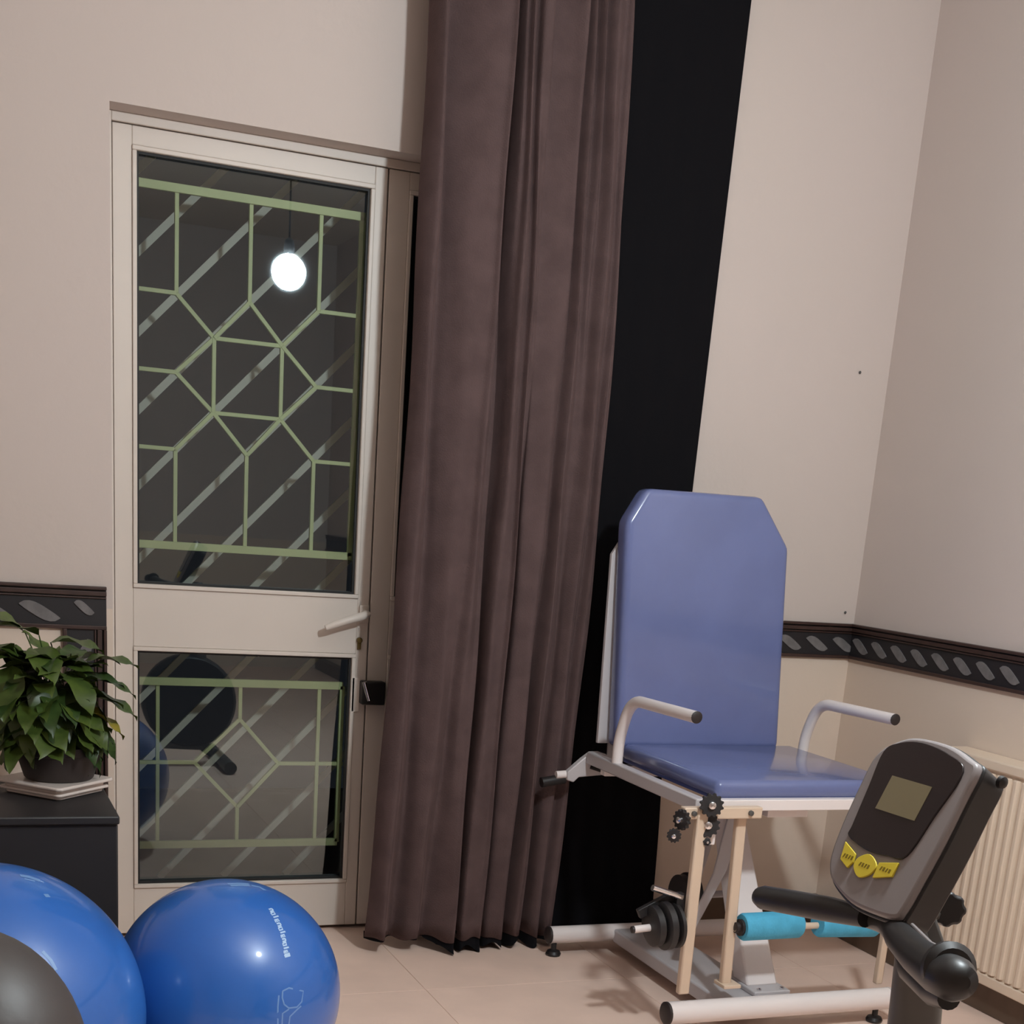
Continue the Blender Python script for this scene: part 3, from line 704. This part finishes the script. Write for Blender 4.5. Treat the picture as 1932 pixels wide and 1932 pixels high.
# shell: dark body + grey face
def shell(lo, hi, n0, n1):
    bm = B(); A = [bm.verts.new(ORG+a*U+b*V_+Nn*n0) for a, b in lo]; C = [bm.verts.new(ORG+a*U+b*V_+Nn*n1) for a, b in hi]
    k = len(A); bm.faces.new(A[::-1]); bm.faces.new(C)
    for i in range(k): bm.faces.new((A[i], A[(i+1) % k], C[(i+1) % k], C[i]))
    return bm
grow = [(a*1.025, b*1.018-.001) for a, b in outl]
inner = [(a*.97, b*.975-.001) for a, b in outl]
cons = obj('console', shell(back, grow, -.058, -.010), MRUB, bike, bevel=.003)
face = obj('console_face', shell(outl, inner, -.011, .0), MCONS, cons, bevel=.003)
bez = cs([(-.056, -.066), (-.0155, -.0745), (.0225, -.0725), (.050, -.065), (.060, -.01), (.068, .050), (.034, .066), (-.017, .0715), (-.053, .064), (-.0715, .048), (-.066, .0), (-.060, -.05)], 5)
pr = prism(B(), bez, ORG-Nn*.001, U, V_, Nn, .0035)
bz = lab(obj('display_window', pr, mat('glossy_black_window', srgb(40, 33, 34), .2), cons, bevel=.001), 'black window around the display')
sc_ = obj('screen', prism(B(), [(-.0355, -.0225), (.0355, -.0225), (.0355, .0225), (-.0355, .0225)], ORG+Nn*.0018, U, V_, Nn, .0014), MLCD, cons, smooth=False)
lab(sc_, 'blank grey-green display')
# three yellow buttons with small dark print
bt = [[(-.058, -.073), (-.029, -.0835), (-.026, -.094), (-.030, -.104), (-.052, -.096)], cs([(-.0225, -.0985), (-.006, -.109+.0), (.0105, -.1), (.0125, -.087), (-.006, -.078), (-.0215, -.0865)], 4), [(.0150, -.0835), (.0445, -.0755), (.0455, -.094), (.0165, -.1035)]]
bt[0] = [(-.056, -.0735), (-.0290, -.0835), (-.0265, -.094), (-.031, -.1035), (-.0495, -.0965)]
for q in bt:
    b = obj('button', prism(B(), q, ORG+Nn*.000, U, V_, Nn, .0030), MYEL, cons, bevel=.0006)
    cx = sum(p[0] for p in q)/len(q); cz = sum(p[1] for p in q)/len(q)
    bm = B()
    for j in range(4):
        x = cx-.0075+j*.005
        prism(bm, [(x-.0016, cz-.0026), (x+.0016, cz-.0026), (x+.0016, cz+.0026), (x-.0016, cz+.0026)] if j % 2 else [(x-.0018, cz-.0026), (x+.0006, cz-.0026), (x+.0018, cz+.0026), (x-.0006, cz+.0026)], ORG+Nn*.0028, U, V_, Nn, .0005)
    obj('button_print', bm, MYINK, b, smooth=False)
obj('console_knob', lathe(B(), [(.008, 0), (.007, .005), (.003, .007)], ORG+.087*U+.060*V_-Nn*.040, U, 12), MRUB, cons)
# mast below the console
def W(x, y, z): return Vector((x, y, z))
mast = obj('mast', tube(B(), [W(1.140, 1.345, .60), W(1.128, 1.340, .70), W(1.112, 1.338, .765), W(1.100, 1.342, .80)], [.034, .032, .024, .018], 20), MPOST, bike)
obj('mast_base', tube(B(), [W(1.155, 1.342, .10), W(1.140, 1.345, .60)], .035, 20), MPOST, bike)
bm = B()
HP = [W(1.124, 1.339, .842), W(1.129, 1.327, .808), W(1.140, 1.31, .771), W(1.101, 1.327, .765), W(1.080, 1.345, .801), W(1.10, 1.345, .835)]
hn = W(.55, .83, 0).normalized()
A = [bm.verts.new(p) for p in HP]; C_ = [bm.verts.new(p+hn*.05) for p in HP]
bm.faces.new(A[::-1]); bm.faces.new(C_)
for i in range(6): bm.faces.new((A[i], A[(i+1) % 6], C_[(i+1) % 6], C_[i]))
obj('mast_head', bm, MPOST, bike, bevel=.003)
bm = tube(B(), arcpts([W(1.050, 1.44, .793), W(1.075, 1.36, .800), W(1.03, 1.27, .806)], .03, 5), .012, 12)
hbar = obj('handlebar', bm, MPOST, bike)
g1 = obj('grip', tube(B(), [W(1.055, 1.37, .804), W(1.051, 1.44, .794), W(1.040, 1.52, .782), W(1.033, 1.565, .775), W(1.032, 1.575, .7745), W(1.0318, 1.580, .774)], [.013, .0165, .0168, .0165, .013, .006], 18), MRUB, hbar)
g2_ = obj('grip', tube(B(), [W(1.078, 1.352, .806), W(1.035, 1.275, .808), W(1.00, 1.195, .812), W(.972, 1.125, .819), W(.957, 1.085, .826), W(.951, 1.068, .829), W(.948, 1.062, .830)], [.015, .018, .021, .024, .024, .018, .008], 22), MRUB, hbar)
def offs(pts, dx, dy, dz): return [W(*p)+Vector((dx, dy, dz)) for p in pts]
lab(obj('pulse_strip', tube(B(), [W(1.04, 1.29, .796), W(1.0, 1.205, .794), W(.968, 1.125, .797), W(.955, 1.09, .803)], .0022, 8), MCONS, g2_), 'thin grey metal strip')
obj('pulse_strip', tube(B(), [W(1.045, 1.27, .825), W(1.00, 1.18, .833), W(.975, 1.115, .843)], .0022, 8), MCONS, g2_)
obj('clamp', tube(B(), [W(1.09, 1.335, .785), W(1.05, 1.26, .775), W(1.01, 1.17, .780), W(.985, 1.12, .79)], [.016, .02, .018, .012], 14), MRUB, hbar)
obj('grip_flange', lathe(B(), [(.02, 0), (.029, .004), (.029, .012), (.022, .018)], W(.972, 1.118, .826), (-.28, -.9, .25), 24), MRUB, hbar)
bm = B(); pr = []
for k in range(40):
    a = 2*PI*k/40; rr = .0215+.0016*math.cos(8*a); pr.append((rr*math.cos(a), rr*math.sin(a)))
kax = Vector((-.40, -.85, .15)).normalized(); ku = kax.orthogonal().normalized(); kv = kax.cross(ku)
prism(bm, pr, W(1.184, 1.385, .808), ku, kv, kax, .03)
obj('knob', bm, MRUB, bike, bevel=.004)
obj('knob_stem', tube(B(), [W(1.184, 1.38, .808), W(1.13, 1.36, .80)], .01, 10), MPOST, bike)
# lower bike: flywheel housing, frame, stabilisers, saddle with back cushion (mostly out of frame)
obj('housing', lathe(B(), [(.03, -.055), (.20, -.05), (.215, -.03), (.215, .03), (.20, .05), (.03, .055)], W(1.10, 1.335, .30), (0, 1, 0), 40), MRUB, bike)
obj('frame_tube', tube(B(), arcpts([W(1.15, 1.342, .10), W(.6, 1.342, .12), W(.10, 1.342, .16), W(.03, 1.342, .50)], .1), .03, 14), MPOST, bike)
for x in (.05, 1.25): obj('stabiliser', tube(B(), [W(x, 1.09, .03), W(x, 1.59, .03)], .0295, 14), MPOST, bike)
obj('stabiliser_link', tube(B(), [W(.05, 1.342, .03), W(.10, 1.342, .16)], .025, 12), MPOST, bike); obj('stabiliser_link', tube(B(), [W(1.25, 1.342, .03), W(1.155, 1.342, .10)], .025, 12), MPOST, bike)
bm = B(); bmesh.ops.create_uvsphere(bm, u_segments=48, v_segments=32, radius=1, matrix=Matrix.Translation((.002, 1.38, .660)) @ Matrix.Rotation(.15, 4, 'Y') @ Matrix.Diagonal((.132, .15, .168, 1)))
sd = lab(obj('saddle', bm, MSADDLE, bike), 'rounded charcoal padded saddle')
